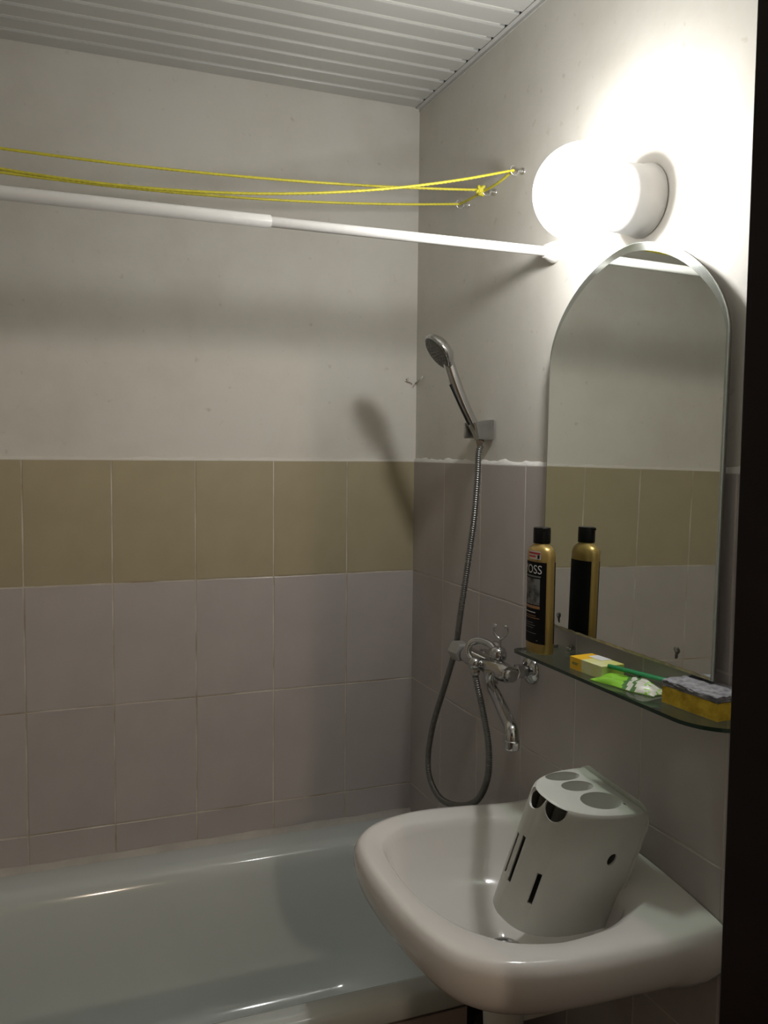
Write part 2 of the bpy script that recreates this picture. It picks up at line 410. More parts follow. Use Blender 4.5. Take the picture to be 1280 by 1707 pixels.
# panel in front of the tub and the cement fillet at the wall
t = thing('bath_screen', 'dull greyish screen closing the front below the bathtub rim', 'bath screen', (-0.93, -0.752, 0))
bm = bxx((-1.68, -0.757, 0.0), (-0.205, -0.745, 0.505), 0.002); obj('board', bm, 'panel', t)
bm = bxx((-1.68, -0.761, 0.0), (-0.205, -0.757, 0.07), 0.001); obj('kick_strip', bm, 'panel', t)
bm = bmesh.new(); rings = []
for i in range(61):
    x = XL + 0.002 + (-XL-0.004)*i/60; h = 0.013 + 0.0012*math.sin(i*0.9)+0.0008*math.sin(i*2.3); d = 0.024+0.0012*math.sin(i*1.3)
    rings.append([(x, -0.006, TZ-0.004), (x, -d, TZ-0.002), (x, -d*0.55, TZ+h*0.35), (x, -0.009, TZ+h), (x, -0.006, TZ+h)])
loft(bm, rings); struct('trim_2', bm, 'cement', None, 40)

# ================================================================== SINK
OUT = [(-.003, -.70), (-.07, -.688), (-.15, -.670), (-.266, -.656), (-.35, -.672), (-.40, -.706), (-.428, -.755), (-.440, -.83), (-.443, -.93),
       (-.438, -1.03), (-.424, -1.105), (-.395, -1.150), (-.345, -1.182), (-.266, -1.200), (-.15, -1.206), (-.07, -1.207), (-.003, -1.207),
       (-.003, -1.1), (-.003, -.95), (-.003, -.8)]
INN = [(-.085, -.80), (-.105, -.752), (-.15, -.722), (-.198, -.709), (-.296, -.704), (-.35, -.722), (-.382, -.754), (-.396, -.80), (-.403, -.875), (-.402, -.95),
       (-.394, -1.0), (-.378, -1.05), (-.354, -1.09), (-.326, -1.121), (-.28, -1.142), (-.24, -1.148), (-.16, -1.137), (-.11, -1.107), (-.085, -1.06), (-.080, -.93)]
SC = Vector((-.225, -.93)); NA = 144
def polar(pts):
    sp = [Vector((p.x, p.y)) for p in crom([(a, b, 0) for a, b in pts], 10, True)]
    rad = []
    for k in range(NA):
        a = 2*PI*k/NA; d = Vector((math.cos(a), math.sin(a))); best = 0
        for i in range(len(sp)):
            p, q = sp[i-1]-SC, sp[i]-SC; e = q-p
            den = d.x*e.y - d.y*e.x
            if abs(den) < 1e-12: continue
            tt = (p.x*e.y - p.y*e.x)/den; uu = (p.x*d.y - p.y*d.x)/den
            if tt > 0 and -1e-6 <= uu <= 1+1e-6: best = max(best, tt)
        rad.append(best)
    return rad
RO, RI = polar(OUT), polar(INN)
SZ = 0.865
def lift(x, y):
    return 0.030*max(0, 1-(abs(x)/0.11))**1.2*max(0, 1-((y+.93)/.285)**2)
def sring(f, z, useup=True, s=1.0):
    out = []
    for k in range(NA):
        a = 2*PI*k/NA; r = f(k)*s; x = SC.x+r*math.cos(a); yy = SC.y+r*math.sin(a)
        x = min(x, -0.0085)
        out.append(Vector((x, yy, z + (lift(x, yy) if useup else 0))))
    return out
sink = thing('wash_basin', 'white ceramic wash basin fixed to the right wall, overlapping the bathtub', 'sink', (-0.22, -0.93, 0.70))
bm = bmesh.new()
loft(bm, [sring(lambda k: RI[k]*0.40, .692, False), sring(lambda k: RI[k]*0.62, .706, False), sring(lambda k: RO[k]-.100, .741, False), sring(lambda k: RO[k]-.066, .752, False),
          sring(lambda k: RO[k]-.034, .765, False),
          sring(lambda k: RO[k]-.012, .781, False), sring(lambda k: RO[k]+.006, .802, False), sring(lambda k: RO[k]+.0135, .828, False), sring(lambda k: RO[k]+.0125, SZ-.018),
          sring(lambda k: RO[k]+.005, SZ-.005), sring(lambda k: RO[k]-.002, SZ-.0005), sring(lambda k: RO[k]*.75+RI[k]*.25, SZ), sring(lambda k: RO[k]*.15+RI[k]*.85, SZ-.004),
          sring(lambda k: RI[k], SZ-.009), sring(lambda k: RI[k]-.006, SZ-.022), sring(lambda k: RI[k]*.88, SZ-.070, False), sring(lambda k: RI[k]*.76, SZ-.100, False),
          sring(lambda k: RI[k]*.58, SZ-.122, False), sring(lambda k: RI[k]*.35, SZ-.134, False), sring(lambda k: .028, SZ-.140, False), sring(lambda k: .022, SZ-.150, False)], True, True)
obj('basin', bm, 'ceramic', sink, 60)
bm = bmesh.new(); lathe(bm, (SC.x, SC.y, SZ-.1425), (0, 0, 1), [(.026, 0), (.027, .003), (.021, .004), (.019, 0.001)], 24); obj('drain', bm, 'chrome_dull', sink, 40)
bm = bmesh.new(); lathe(bm, (SC.x, SC.y, .56), (0, 0, 1), [(.026, 0), (.034, .01), (.036, .05), (.036, .07), (.030, .075), (.024, .08), (.024, .10), (.032, .102), (.032, .13)], 24); obj('trap', bm, 'wplastic', sink, 40)
bm = bmesh.new(); tube(bm, crom([(SC.x+.02, SC.y, .60), (SC.x+.09, SC.y, .60), (-.06, SC.y, .60), (-.008, SC.y, .60)], 4), .016, 14); obj('waste_pipe', bm, 'wplastic', sink, 40)
for yy in (-.82, -1.04):
    bm = bxx((-.20, yy-.012, .700), (-.0085, yy+.012, .712), .002); obj('bracket', bm, 'chrome_dull', sink)

# ================================================================== LAMP ABOVE THE MIRROR
LY, LZ = -0.959, 2.003
lamp = thing('wall_lamp', 'lit white ribbed globe lamp on the wall above the mirror', 'lamp', (0, LY, LZ))
bm = bmesh.new(); lathe(bm, (-.001, LY, LZ), (-1, 0, 0), [(.060, 0), (.061, .004), (.059, .010), (.057, .018), (.056, .050), (.053, .054), (.040, .055)], 48); obj('base', bm, 'base', lamp, 40)
bm = bmesh.new(); GR, GC = .0765, .128; prof = []
n = 110; a0 = math.asin(.052/GR)
for i in range(n+1):
    a = a0 + (PI-a0)*i/n
    r = GR + .0020*math.cos(i*2*PI/5.0)*min(1, 6*math.sin(a))
    prof.append((max(r*math.sin(a), .0003), GC - r*math.cos(a)))
prof = [(.0515, .0555)] + prof
lathe(bm, (0, LY, LZ), (-1, 0, 0), prof, 56, False); obj('globe', bm, 'globe', lamp, 80)
bm = bmesh.new(); lathe(bm, (0, LY, LZ), (-1, 0, 0), [(.0135, .056), (.0135, .078), (.018, .088)] + [(.029*math.sin(a), .120-.029*math.cos(a)) for a in [0.75+(PI-0.76)*i/14 for i in range(15)]], 28)
for f in bm.faces: f.material_index = 1 if f.calc_center_median().x > -.084 else 0
obj('bulb', bm, ['bulb', 'base'], lamp, 60)

hl = thing('hallway_lamp_offscreen', 'lit round ceiling lamp in the hallway behind the doorway', 'lamp', (HALL_POS[0], HALL_POS[1], ZC))
bm = bmesh.new(); lathe(bm, (HALL_POS[0], HALL_POS[1], ZC-.001), (0, 0, -1), [(.05, 0), (.05, .02), (.03, .035)], 24); obj('base', bm, 'base', hl, 40)
bm = bmesh.new(); lathe(bm, HALL_POS, (0, 0, -1), [(.06*math.sin(PI*(i+.01)/16.02), -.06*math.cos(PI*(i+.01)/16.02)) for i in range(17)], 24); obj('globe_offscreen', bm, 'hallglobe', hl, 80)

# ================================================================== MIRROR
MY0, MY1, MZ0, MZS, MZ1 = -0.708, -1.190, 1.238, 1.755, 1.932
def mirror_out(inset, arch=0.0):        # arch: extra inset towards the top of the arch
    pts = []; yc = (MY0+MY1)/2; hw = (MY0-MY1)/2
    pts.append((MY0-inset, MZ0+inset)); pts.append((MY0-inset, MZ0+.2)); pts.append((MY0-inset, MZS-.1))
    nn = 40
    for i in range(nn+1):
        a = PI*i/nn; ex = 2/1.77
        c, s = math.cos(a), math.sin(a)
        ia = inset + arch*min(1, s*1.6)
        pts.append((yc + (hw-ia)*math.copysign(abs(c)**ex, c), MZS + (MZ1-MZS-ia)*abs(s)**ex))
    pts.append((MY1+inset, MZS-.1)); pts.append((MY1+inset, MZ0+.2)); pts.append((MY1+inset, MZ0+inset))
    return pts
def mplane(yy, z, d=0.0):   # leaning: bottom stands further off the wall than the top
    return Vector((-(0.0285 - 0.0085*(z-MZ0)/(MZ1-MZ0)) - d, yy, z))
mir = thing('wall_mirror', 'arched mirror with polished slanting edge hanging above the glass shelf', 'mirror', (-.02, -0.949, MZ0))
o0, o1, o2 = mirror_out(0), mirror_out(.0015), mirror_out(.0045, .010)
bm = bmesh.new()
loft(bm, [[mplane(a, b, -.005) for a, b in o0], [mplane(a, b, -.0012) for a, b in o0]], True, False); obj('backing', bm, 'mirror_back', mir)
bm = bmesh.new()
loft(bm, [[mplane(a, b, -.0012) for a, b in o0], [mplane(a, b, .0006) for a, b in o0], [mplane(a, b, .0010) for a, b in o1]], False, False); obj('glass_edge', bm, 'mirror_edge', mir)
bm = bmesh.new()
loft(bm, [[mplane(a, b, .0010) for a, b in o1], [mplane(a, b, .0018) for a, b in o2]], False, False); obj('bevel', bm, 'mirror_bevel', mir)
bm = bmesh.new(); bm.faces.new([bm.verts.new(mplane(a, b, .0018)) for a, b in o2]); obj('mirror_face', bm, 'mirror', mir)
bm = bmesh.new()
for i in range(40):
    ya, yb = MY0-.004+(MY1-MY0+.008)*i/40, MY0-.004+(MY1-MY0+.008)*(i+1)/40
    ha, hb = .003+.0018*abs(math.sin(i*1.9)), .003+.0018*abs(math.sin((i+1)*1.9))
    bm.faces.new([bm.verts.new(mplane(*q, .0023)) for q in ((ya, MZ0+.001), (yb, MZ0+.001), (yb, MZ0+.001+hb), (ya, MZ0+.001+ha))])
obj('worn_edge', bm, 'wornedge', mir)
for yy, zz in ((-.773, 1.262), (-1.11, 1.267)):
    bm = bmesh.new(); ring = []
    for i in range(20):
        a = 2*PI*i/20; r = .0068*(1+.35*math.sin(3*a+yy*40)+.15*math.sin(5*a))
        ring.append(bm.verts.new(mplane(yy+r*math.cos(a)*.8, zz-.002+r*math.sin(a)*1.3, .0022)))
    bm.faces.new(ring); sp = obj('tarnish_spot', bm, 'tarnish', mir)
    bm = bmesh.new(); lathe(bm, mplane(yy, zz+.003, .0018), (-1, 0, 0), [(.0042, 0), (.0042, .0016), (.003, .0026)], 14); obj('screw', bm, 'chrome_dull', sp, 40)
for yy in (-.80, -1.10):
    for zz in (1.27, 1.78):
        bm = bmesh.new(); lathe(bm, (-.0005, yy, zz), (-1, 0, 0), [(.008, 0), (.008, .014)], 10); obj('spacer', bm, 'black', mir, 40)

# ================================================================== GLASS SHELF
HZ = 1.197
shelf = thing('glass_shelf', 'clear greenish glass shelf with rounded corner below the arched mirror', 'shelf', (0, -1.0, HZ-.006))
YS0, YS1, XD = -0.738, -1.290, -0.113
def corner(cx, cy, r, a0, a1, n): return [(cx+r*math.cos(a0+(a1-a0)*i/n), cy+r*math.sin(a0+(a1-a0)*i/n)) for i in range(n+1)]
so = [(-.006, YS0)] + corner(XD+.014, YS0-.014, .014, PI/2, PI, 6) + corner(XD+.085, YS1+.085, .085, PI, 1.5*PI, 12) + [(-.006, YS1)]
bm = bmesh.new()
top = [bm.verts.new((a, b, HZ)) for a, b in so]; bot = [bm.verts.new((a, b, HZ-.006)) for a, b in so]
bm.faces.new(top); bm.faces.new(bot[::-1])
obj('pane', bm, 'glass', shelf)
bm = bmesh.new()
loft(bm, [[(a, b, HZ) for a, b in so], [(a, b, HZ-.006) for a, b in so]], False, False); obj('pane_edge', bm, 'glass_edge', shelf, 30, 'dark green glass edge')
for yy in (-.790, -1.225):
    bm = bmesh.new(); box(bm, (-.010, yy, HZ-.010), (.020, .016, .006), None, .001); box(bm, (-.010, yy, HZ+.004), (.019, .014, .006), None, .002); box(bm, (-.004, yy, HZ-.003), (.006, .016, .016))
    br = obj('bracket', bm, 'chrome', shelf)
    bm = bmesh.new(); lathe(bm, (-.013, yy, HZ+.007), (0, 0, 1), [(.004, 0), (.004, .003), (.002, .004)], 10); obj('screw', bm, 'chrome_dull', br)

# ================================================================== SHAMPOO BOTTLE
BX, BY, BH = -0.078, -0.783, 0.196
bot = thing('shampoo_bottle', 'gold shampoo bottle with black label and black cap on the glass shelf', 'bottle', (BX, BY, HZ))
BA, BB, BN = .0355, .0205, 2.15
BROT = math.radians(0)
def bsec(ang, a=BA, b=BB, nn=BN, off=0.0):
    c, s = math.cos(ang), math.sin(ang)
    x, yv = b*math.copysign(abs(c)**(2/nn), c), a*math.copysign(abs(s)**(2/nn), s)
    L_ = math.hypot(x, yv); x += off*x/L_; yv += off*yv/L_
    return Vector((BX + x*math.cos(BROT)-yv*math.sin(BROT), BY + x*math.sin(BROT)+yv*math.cos(BROT), 0))
def bring(z, s=1.0, round_=0.0):
    out = []
    for i in range(56):
        ang = 2*PI*i/56
        p = bsec(ang, BA*s, BB*s, BN)
        if round_:
            q = Vector((BX+.0145*math.cos(ang+BROT), BY+.0145*math.sin(ang+BROT), 0)); p = p.lerp(q, round_)
        out.append(Vector((p.x, p.y, HZ+z)))
    return out
bm = bmesh.new()
loft(bm, [bring(.0006, .90), bring(.002, .96), bring(.006, 1.0), bring(.10), bring(.180), bring(.189, .985), bring(.196, .93), bring(.2015, .82), bring(.2055, .70, .3), bring(.2075, .6, .7), bring(.209, .6, 1.0), bring(.213, .6, 1.0)])
body = obj('body', bm, 'gold', bot, 50)
bm = bmesh.new(); lathe(bm, (BX, BY, HZ+.2095), (0, 0, 1), [(.0160, 0), (.0164, .001), (.0164, .0275), (.0158, .0295), (.012, .030)], 28)
box(bm, (BX-.004, BY-.0162, HZ+.0265+.2095), (.010, .004, .005), None, .001); obj('cap', bm, 'black', bot, 40)
# labels follow the curved faces; u runs along the face (towards -y), v is the height
def face_pt(sgn, u, v, off):
    # arc position on the front (-x) or back (+x) face
    base = PI if sgn < 0 else 0
    ang0 = u
    p = bsec(base + (ang0 if sgn < 0 else -ang0), off=off)
    return Vector((p.x, p.y, HZ+v))
# angle as a function of arc length
def arc_table():
    N_ = 400; tbl = [(0, 0)]; s = 0; last = bsec(PI)
    for i in range(1, N_+1):
        a = PI/2*i/N_; p = bsec(PI+a); s += (p-last).length; last = p; tbl.append((s, a))
    return tbl
TBL = arc_table()
def ang_of(s):
    sg = 1 if s >= 0 else -1; s = abs(s)
    for i in range(1, len(TBL)):
        if TBL[i][0] >= s:
            s0, a_0 = TBL[i-1]; s1, a_1 = TBL[i]; return sg*(a_0+(a_1-a_0)*(s-s0)/max(1e-9, s1-s0))
    return sg*PI/2
def patch(sgn, s0, s1, v0, v1, off, n=24):
    bm = bmesh.new()
    A = [bm.verts.new(face_pt(sgn, ang_of(s0+(s1-s0)*i/n), v0, off)) for i in range(n+1)]
    B = [bm.verts.new(face_pt(sgn, ang_of(s0+(s1-s0)*i/n), v1, off)) for i in range(n+1)]
    for i in range(n): bm.faces.new((A[i], A[i+1], B[i+1], B[i]))
    return bm
lab = obj('front_label', patch(-1, -.036, .036, .021, .1755, .0004), 'lblack', bot, 80)
obj('back_label', patch(1, -.036, .036, .021, .1755, .0004), 'lblack', bot, 80)
E_ = .0205
obj('sticker', patch(-1, -.010, .0245, .180, .196, .0006), 'sticker', bot, 80, 'small white and red promotional sticker')
def lay(body_, size, s_right, v, off=.0009):
    probe = text_bm(body_, size, lambda x, y_: Vector((x, y_, 0))); wd = max(p.co.x for p in probe.verts); probe.free()
    return text_bm(body_, size, lambda x, y_: face_pt(-1, ang_of(s_right-wd+x), v+y_, off))
obj('brand_lettering', lay('SYOSS', .0235, .0270, .1535), 'ink_white', lab)
for (s0, s1, v0, v1, k) in [(-.022, .0250, .1465, .1495, 'ink_grey'), (-.022, .0240, .0870, .0925, 'ink_copper'),
                            (-.022, .0140, .0790, .0805, 'ink_white'), (-.022, .0150, .0725, .0735, 'ink_copper'), (-.022, .0240, .0685, .0697, 'ink_copper'),
                            (-.022, .0080, .0590, .0600, 'ink_grey'), (-.022, .0140, .0545, .0555, 'ink_grey'), (-.022, .0090, .0500, .0510, 'ink_grey'),
                            (-.022, .0170, .0395, .0405, 'ink_grey'), (.0170, .0210, .0265, .0278, 'ink_grey')]:
    obj('print_line', patch(-1, s0, s1, v0, v1, .0008, 14), k, lab)
obj('label_picture', patch(-1, -.022, .0235, .0945, .1440, .0008), 'photo', lab)
obj('print_line', patch(-1, -.009, .0230, .1900, .1935, .0010, 8), 'ink_red', lab); obj('print_line', patch(-1, -.009, .0120, .1840, .187, .0010, 8), 'ink_red', lab)
obj('print_line', patch(-1, .0165, .0215, .1820, .1890, .0010, 4), 'lblack', lab)

# ================================================================== SMALL THINGS ON THE SHELF
def rotz(a): return Matrix.Rotation(a, 4, 'Z')
ZS = HZ + .0004
sb = thing('soap_box', 'small yellow and lime soap carton with a white top patch', 'soap box', (-.072, -.955, ZS))
rz = math.radians(4); CB = Vector((-.066, -.950, ZS))
def sloc(x, yv, z): return CB + rotz(rz).to_3x3() @ Vector((x, yv, z))
def sbox(lo, hi, bev=.0008):
    bm = bmesh.new(); c = [(a+b)/2 for a, b in zip(lo, hi)]; s = [b-a for a, b in zip(lo, hi)]
    box(bm, sloc(*c), s, rotz(rz), bev); return bm
obj('carton', sbox((-.024, -.043, 0), (.024, .012, .022)), 'soap_l', sb)
ye = obj('yellow_end', sbox((-.0242, .0115, -.0), (.0242, .043, .0222)), 'soap_y', sb)
obj('white_patch', sbox((.002, -.010, .0222), (.0235, .026, .0226), 0), 'soap_w', sb)
for i, zz in enumerate((.012, .0095)):
    obj('print_line', sbox((-.0246, .020+.002*i, zz), (-.0242, .036, zz+.0014), 0), 'pack_d', ye)

pk = thing('plastic_packet', 'crumpled green and white plastic packet lying between soap carton and sponge', 'packet', (-.06, -1.06, ZS))
nx, ny = 16, 30; PC = Vector((-.064, -1.046, ZS)); pr = math.radians(10)
def pkt_z(i, j):
    u, v = i/nx, j/ny
    e = (math.sin(PI*u)**.6)*(math.sin(PI*v)**.5)
    return .0015 + e*(.011 + .0035*math.sin(9*v+3*u) + .0025*math.sin(17*u-6*v+1)) + .0022*abs(math.sin(14*u+8*v))*e
def pkt_xy(i, j):
    u, v = i/nx-.5, j/ny-.5
    wdt = .062*(1-.28*(v+.5)**2 + .06*math.sin(11*v)); L_ = .125*(1+.05*math.sin(7*u))
    p = Vector((u*wdt, -v*L_, 0)); return rotz(pr).to_3x3() @ p
bm = bmesh.new()
tp = [[bm.verts.new(PC + pkt_xy(i, j) + Vector((0, 0, pkt_z(i, j)))) for j in range(ny+1)] for i in range(nx+1)]
bt = [[bm.verts.new(PC + pkt_xy(i, j) + Vector((0, 0, .0002))) for j in range(ny+1)] for i in range(nx+1)]
for i in range(nx):
    for j in range(ny):
        v = (j+.5)/ny + .22*((i+.5)/nx-.5); mi = 0 if v < .42 else 1 if v < .50 else 2 if v < .58 else 1 if v < .63 else 2
        if mi == 2 and v > .7 and (i*7+j*3) % 11 < 2: mi = 0
        f = bm.faces.new((tp[i][j], tp[i+1][j], tp[i+1][j+1], tp[i][j+1])); f.material_index = mi
        f = bm.faces.new((bt[i][j], bt[i][j+1], bt[i+1][j+1], bt[i+1][j])); f.material_index = mi
for i in range(nx):
    for j in (0, ny): bm.faces.new((tp[i][j], tp[i+1][j], bt[i+1][j], bt[i][j]))
for j in range(ny):
    for i in (0, nx): bm.faces.new((tp[i][j], tp[i][j+1], bt[i][j+1], bt[i][j]))
obj('film', bm, ['pack_g', 'pack_d', 'pack_w'], pk, 40)

st = thing('plastic_stick', 'flat dark green plastic stick lying across the green packet', 'stick', (-.045, -1.06, ZS+.018))
bm = bmesh.new(); rings = []
A_, B_ = Vector((-.072, -.992, ZS+.0215)), Vector((-.038, -1.112, ZS+.0215)); sd = (B_-A_).normalized(); sx = sd.cross(Vector((0, 0, 1))).normalized()
for q, wv in ((0, .003), (.03, .005), (.3, .0055), (.7, .006), (.97, .0065), (1, .004)):
    c = A_+(B_-A_)*q; rings.append([c+sx*wv*math.cos(2*PI*k/10)+Vector((0, 0, .0036*math.sin(2*PI*k/10))) for k in range(10)])
loft(bm, rings); obj('rod_body', bm, 'stick', st, 50)

sg = thing('sponge', 'yellow kitchen sponge with grey scouring top at the shelf end', 'sponge', (-.045, -1.19, ZS))
SR = math.radians(4); SCN = Vector((-.0445, -1.192, ZS))
def spg(lo, hi, nx_, ny_, nz_, amp, seed):
    rnd = random.Random(seed); bm = bmesh.new()
    box(bm, (0, 0, 0), (hi[0]-lo[0], hi[1]-lo[1], hi[2]-lo[2]))
    bmesh.ops.subdivide_edges(bm, edges=bm.edges[:], cuts=11, use_grid_fill=True)
    c = Vector([(a+b)/2 for a, b in zip(lo, hi)])
    for v in bm.verts:
        p = v.co; k = 1.0
        v.co += Vector((rnd.uniform(-amp, amp), rnd.uniform(-amp, amp), rnd.uniform(-amp, amp) if p.z > 0 else 0))
        q = v.co + c
        v.co = SCN + rotz(SR).to_3x3() @ q
    return bm
obj('foam', spg((-.032, -.055, 0.0012), (.034, .055, .027), 1, 1, 1, .0006, 3), 'foam', sg, 60)
obj('scouring_pad', spg((-.0325, -.0555, .0275), (.0345, .0555, .036), 1, 1, 1, .0016, 4), 'scour', sg, 60)

# ================================================================== TOOTHBRUSH ORGANISER IN THE SINK
ua = Vector((.2487, -.9349, -.2532)).normalized()
uu = Vector((.213, -.2023, .9559)); uu = (uu - ua*uu.dot(ua)).normalized(); ub = uu.cross(ua)
if ub.dot(Vector((-.945, -.292, .149))) < 0: ub = -ub
OW, OD, OH = .1447, .1817, .2201
OT = Vector((-.0501, -1.0842, .9979))           # upper rear corner, near side
OO = OT - ua*OW - uu*OH                        # origin: lower rear corner, far side
def ol(s, t_, h): return OO + ua*s + ub*t_ + uu*h
def dsec(inset, h, sc=1.0, n=40):
    pts = []
    Wd, Dd = (OW/2-inset), (OD-2*inset)
    for i in range(n+1):
        a = PI*i/n; c, s = math.cos(a), math.sin(a); e = 2/2.6
        pts.append((OW/2 + sc*Wd*math.copysign(abs(c)**e, c), inset + sc*Dd*abs(s)**e, h))
    return pts
def tmpobj(bm, name):
    bmesh.ops.recalc_face_normals(bm, faces=bm.faces[:])
    me = bpy.data.meshes.new(name); bm.to_mesh(me); bm.free(); o = bpy.data.objects.new(name, me); COL.objects.link(o); return o
bm = bmesh.new()
loft(bm, [dsec(.004, .0), dsec(.0, .006), dsec(0, OH-.012), dsec(.0015, OH-.005), dsec(.005, OH-.001), dsec(.009, OH)])
outer = tmpobj(bm, 'o')
cut = []
bm = bmesh.new(); loft(bm, [dsec(.0028, -.01), dsec(.0028, OH-.014), dsec(.008, OH-.0045)]); cut.append(tmpobj(bm, 'c'))
CUPS = [(.0235, .084, .0125, .042), (.0535, .080, .0145, .038), (.0975, .071, .0235, .046)]
def ellipse_prism(s, t_, rs, rt, h0, h1, n=36):
    bm = bmesh.new()
    loft(bm, [[(s+rs*math.cos(2*PI*i/n), t_+rt*math.sin(2*PI*i/n), h) for i in range(n)] for h in (h0, h1)]); return bm
for (s, t_, rs, rt) in CUPS: cut.append(tmpobj(ellipse_prism(s, t_, rs, rt, OH-.03, OH+.02), 'c'))
for (s, t_, rx, rz_) in [(.050, .180, .024, .028), (.094, .176, .020, .026)]:     # openings under the front edge
    bm = bmesh.new(); bmesh.ops.create_uvsphere(bm, u_segments=24, v_segments=14, radius=1)
    bmesh.ops.scale(bm, vec=(rx, .016, rz_), verts=bm.verts)
    for v in bm.verts:
        if v.co.z > -.001: v.co.z = -.001
    bmesh.ops.translate(bm, vec=(s, t_, OH-.0015), verts=bm.verts); cut.append(tmpobj(bm, 'c'))
for (s, t_, h0, h1, wd) in [(.043, .172, .066, .138, .0058), (.060, .18, .062, .144, .0072), (.1035, .173, .053, .106, .0072)]:
    bm = bmesh.new(); box(bm, (s, t_, (h0+h1)/2), (wd, .07, h1-h0)); cut.append(tmpobj(bm, 'c'))
bm = bmesh.new(); lathe(bm, (OW-.03, .058, .141), (1, 0, 0), [(.0105, 0), (.0105, .05)], 24); cut.append(tmpobj(bm, 'c'))
bm = bmesh.new(); lathe(bm, (.1145, .030, OH-.012), (0, 0, 1), [(.003, 0), (.003, .03)], 12); cut.append(tmpobj(bm, 'c'))
for c in cut:
    md = outer.modifiers.new('b', 'BOOLEAN'); md.operation = 'DIFFERENCE'; md.object = c; md.solver = 'EXACT'
dg = bpy.context.evaluated_depsgraph_get()
me = bpy.data.meshes.new_from_object(outer.evaluated_get(dg)); bm = bmesh.new(); bm.from_mesh(me); bpy.data.meshes.remove(me)
for c in cut + [outer]: bpy.data.objects.remove(c)
for v in bm.verts: v.co = ol(*v.co)
org = thing('toothbrush_organiser', 'white plastic toothbrush organiser with cup holes leaning in the wash basin', 'organiser', ol(OW/2, OD/2, 0))
obj('shell', bm, 'wplastic', org, 35)
for (s, t_, rs, rt) in CUPS:
    bm = bmesh.new()
    loft(bm, [[(s+(rs-d)*math.cos(2*PI*i/36), t_+(rt-d)*math.sin(2*PI*i/36), h) for i in range(36)] for d, h in ((.0002, OH-.002), (.0014, OH-.006), (.0034, OH-.085), (.0100, OH-.087))], False, True)
    for v in bm.verts: v.co = ol(*v.co)
    obj('cup', bm, 'wplastic', org, 40)
bm = bmesh.new()
pl = [(-.004, .012), (.0, .0), (OW, 0), (OW+.004, .012), (OW+.004, OH-.030)]
for i in range(1, 7):
    a = PI/2*i/7; pl.append((OW+.004-.028*(1-math.cos(a)), OH-.030+.034*math.sin(a)))
pl += [(OW-.024, OH+.004), (.008, OH+.004), (-.004, OH-.006)]
loft(bm, [[ol(s, -.0045, h) for s, h in pl], [ol(s, -.0005, h) for s, h in pl]]); bmesh.ops.bevel(bm, geom=bm.edges[:], offset=.0008, segments=1, affect='EDGES')
bm2 = bmesh.new(); loft(bm2, [[ol(*p) for p in dsec(.0032, .004)], [ol(*p) for p in dsec(.0032, .0065)]]); obj('added_light_stop', bm2, 'wplastic', org, 35)  # added unseen bottom plate, keeps light out so the slots look dark
bp_ = obj('back_plate', bm, 'wplastic', org, 35)

# ================================================================== SHOWER CURTAIN ROD
RY, RZ = -0.684, 1.974
rod = thing('curtain_rod', 'white telescopic shower curtain rod crossing above the bathtub', 'curtain rod', (-.85, RY, RZ))
bm = bmesh.new(); lathe(bm, (XL+.02, RY, RZ), (1, 0, 0), [(.0112, 0), (.0112, 1.10), (.0105, 1.101)], 24); obj('outer_tube', bm, 'rod', rod, 40)
bm = bmesh.new(); lathe(bm, (-.65, RY, RZ), (1, 0, 0), [(.0092, 0), (.0092, .635)], 24); obj('inner_tube', bm, 'rod', rod, 40)
for x0, dx in ((-.0008, -1), (XL+.0008, 1)):
    bm = bmesh.new(); lathe(bm, (x0, RY, RZ), (dx, 0, 0), [(.021, 0), (.0215, .004), (.019, .012), (.0145, .021), (.0128, .026), (.010, .026)], 28); obj('end_cap', bm, 'rod', rod, 40)

# ================================================================== CLOTHESLINE
def rope_bm(pts, r=.0026, step=.0025):
    P = resample(crom(pts, 14), step)
    bm = bmesh.new(); tube(bm, P, r, 9, lambda k, s, a: r*(1+.22*math.cos(3*(a - s*2*PI/.030/1.0)))); return bm
def sag(x0, x1, yy, z0, zmin, xm=None):
    xm = (x0+x1)/2 if xm is None else xm
    out = []
    for i in range(15):
        x = x0+(x1-x0)*i/14; q = (x-xm)/((x1-xm) if x > xm else (xm-x0)); out.append((x, yy, zmin+(z0-zmin)*q*q))
    return out
HK = [(-.553, 2.168), (-.430, 2.158), (-.297, 2.163)]
cl = thing('clothesline', 'yellow twisted clothesline strung in three sagging runs above the bathtub', 'clothesline', (-.85, -.43, 2.05))
X1 = -.024
obj('run', rope_bm(sag(XL+.02, X1, HK[0][0], HK[0][1], 2.043)), 'rope', cl, 80)
obj('run', rope_bm(sag(XL+.02, X1-.02, HK[1][0], HK[1][1], 2.118)), 'rope', cl, 80)
obj('run', rope_bm(sag(XL+.02, X1, HK[2][0], HK[2][1], 2.112)), 'rope', cl, 80)
obj('cross_span', rope_bm([(X1, HK[0][0], HK[0][1]), (X1-.004, (HK[0][0]+HK[1][0])/2, 2.158), (X1-.004, HK[1][0], HK[1][1])]), 'rope', cl, 80)
obj('cross_span', rope_bm([(X1-.004, HK[1][0], HK[1][1]), (X1-.004, (HK[2][0]+HK[1][0])/2, 2.158), (X1, HK[2][0], HK[2][1])]), 'rope', cl, 80)
kp = [(X1-.014+.011*math.sin(2.3*i)*(.6+.4*math.cos(i)), HK[1][0]+.006*math.cos(3.1*i), HK[1][1]+.010*math.sin(1.7*i+.5)) for i in range(16)]
kn = obj('knot', rope_bm(kp, .0030, .003), 'rope', cl, 80)
obj('loose_end', rope_bm([(X1-.018, HK[1][0]-.003, HK[1][1]-.004), (X1-.022, HK[1][0]-.010, HK[1][1]-.012), (X1-.016, HK[1][0]-.014, HK[1][1]-.014)]), 'rope', kn, 80)
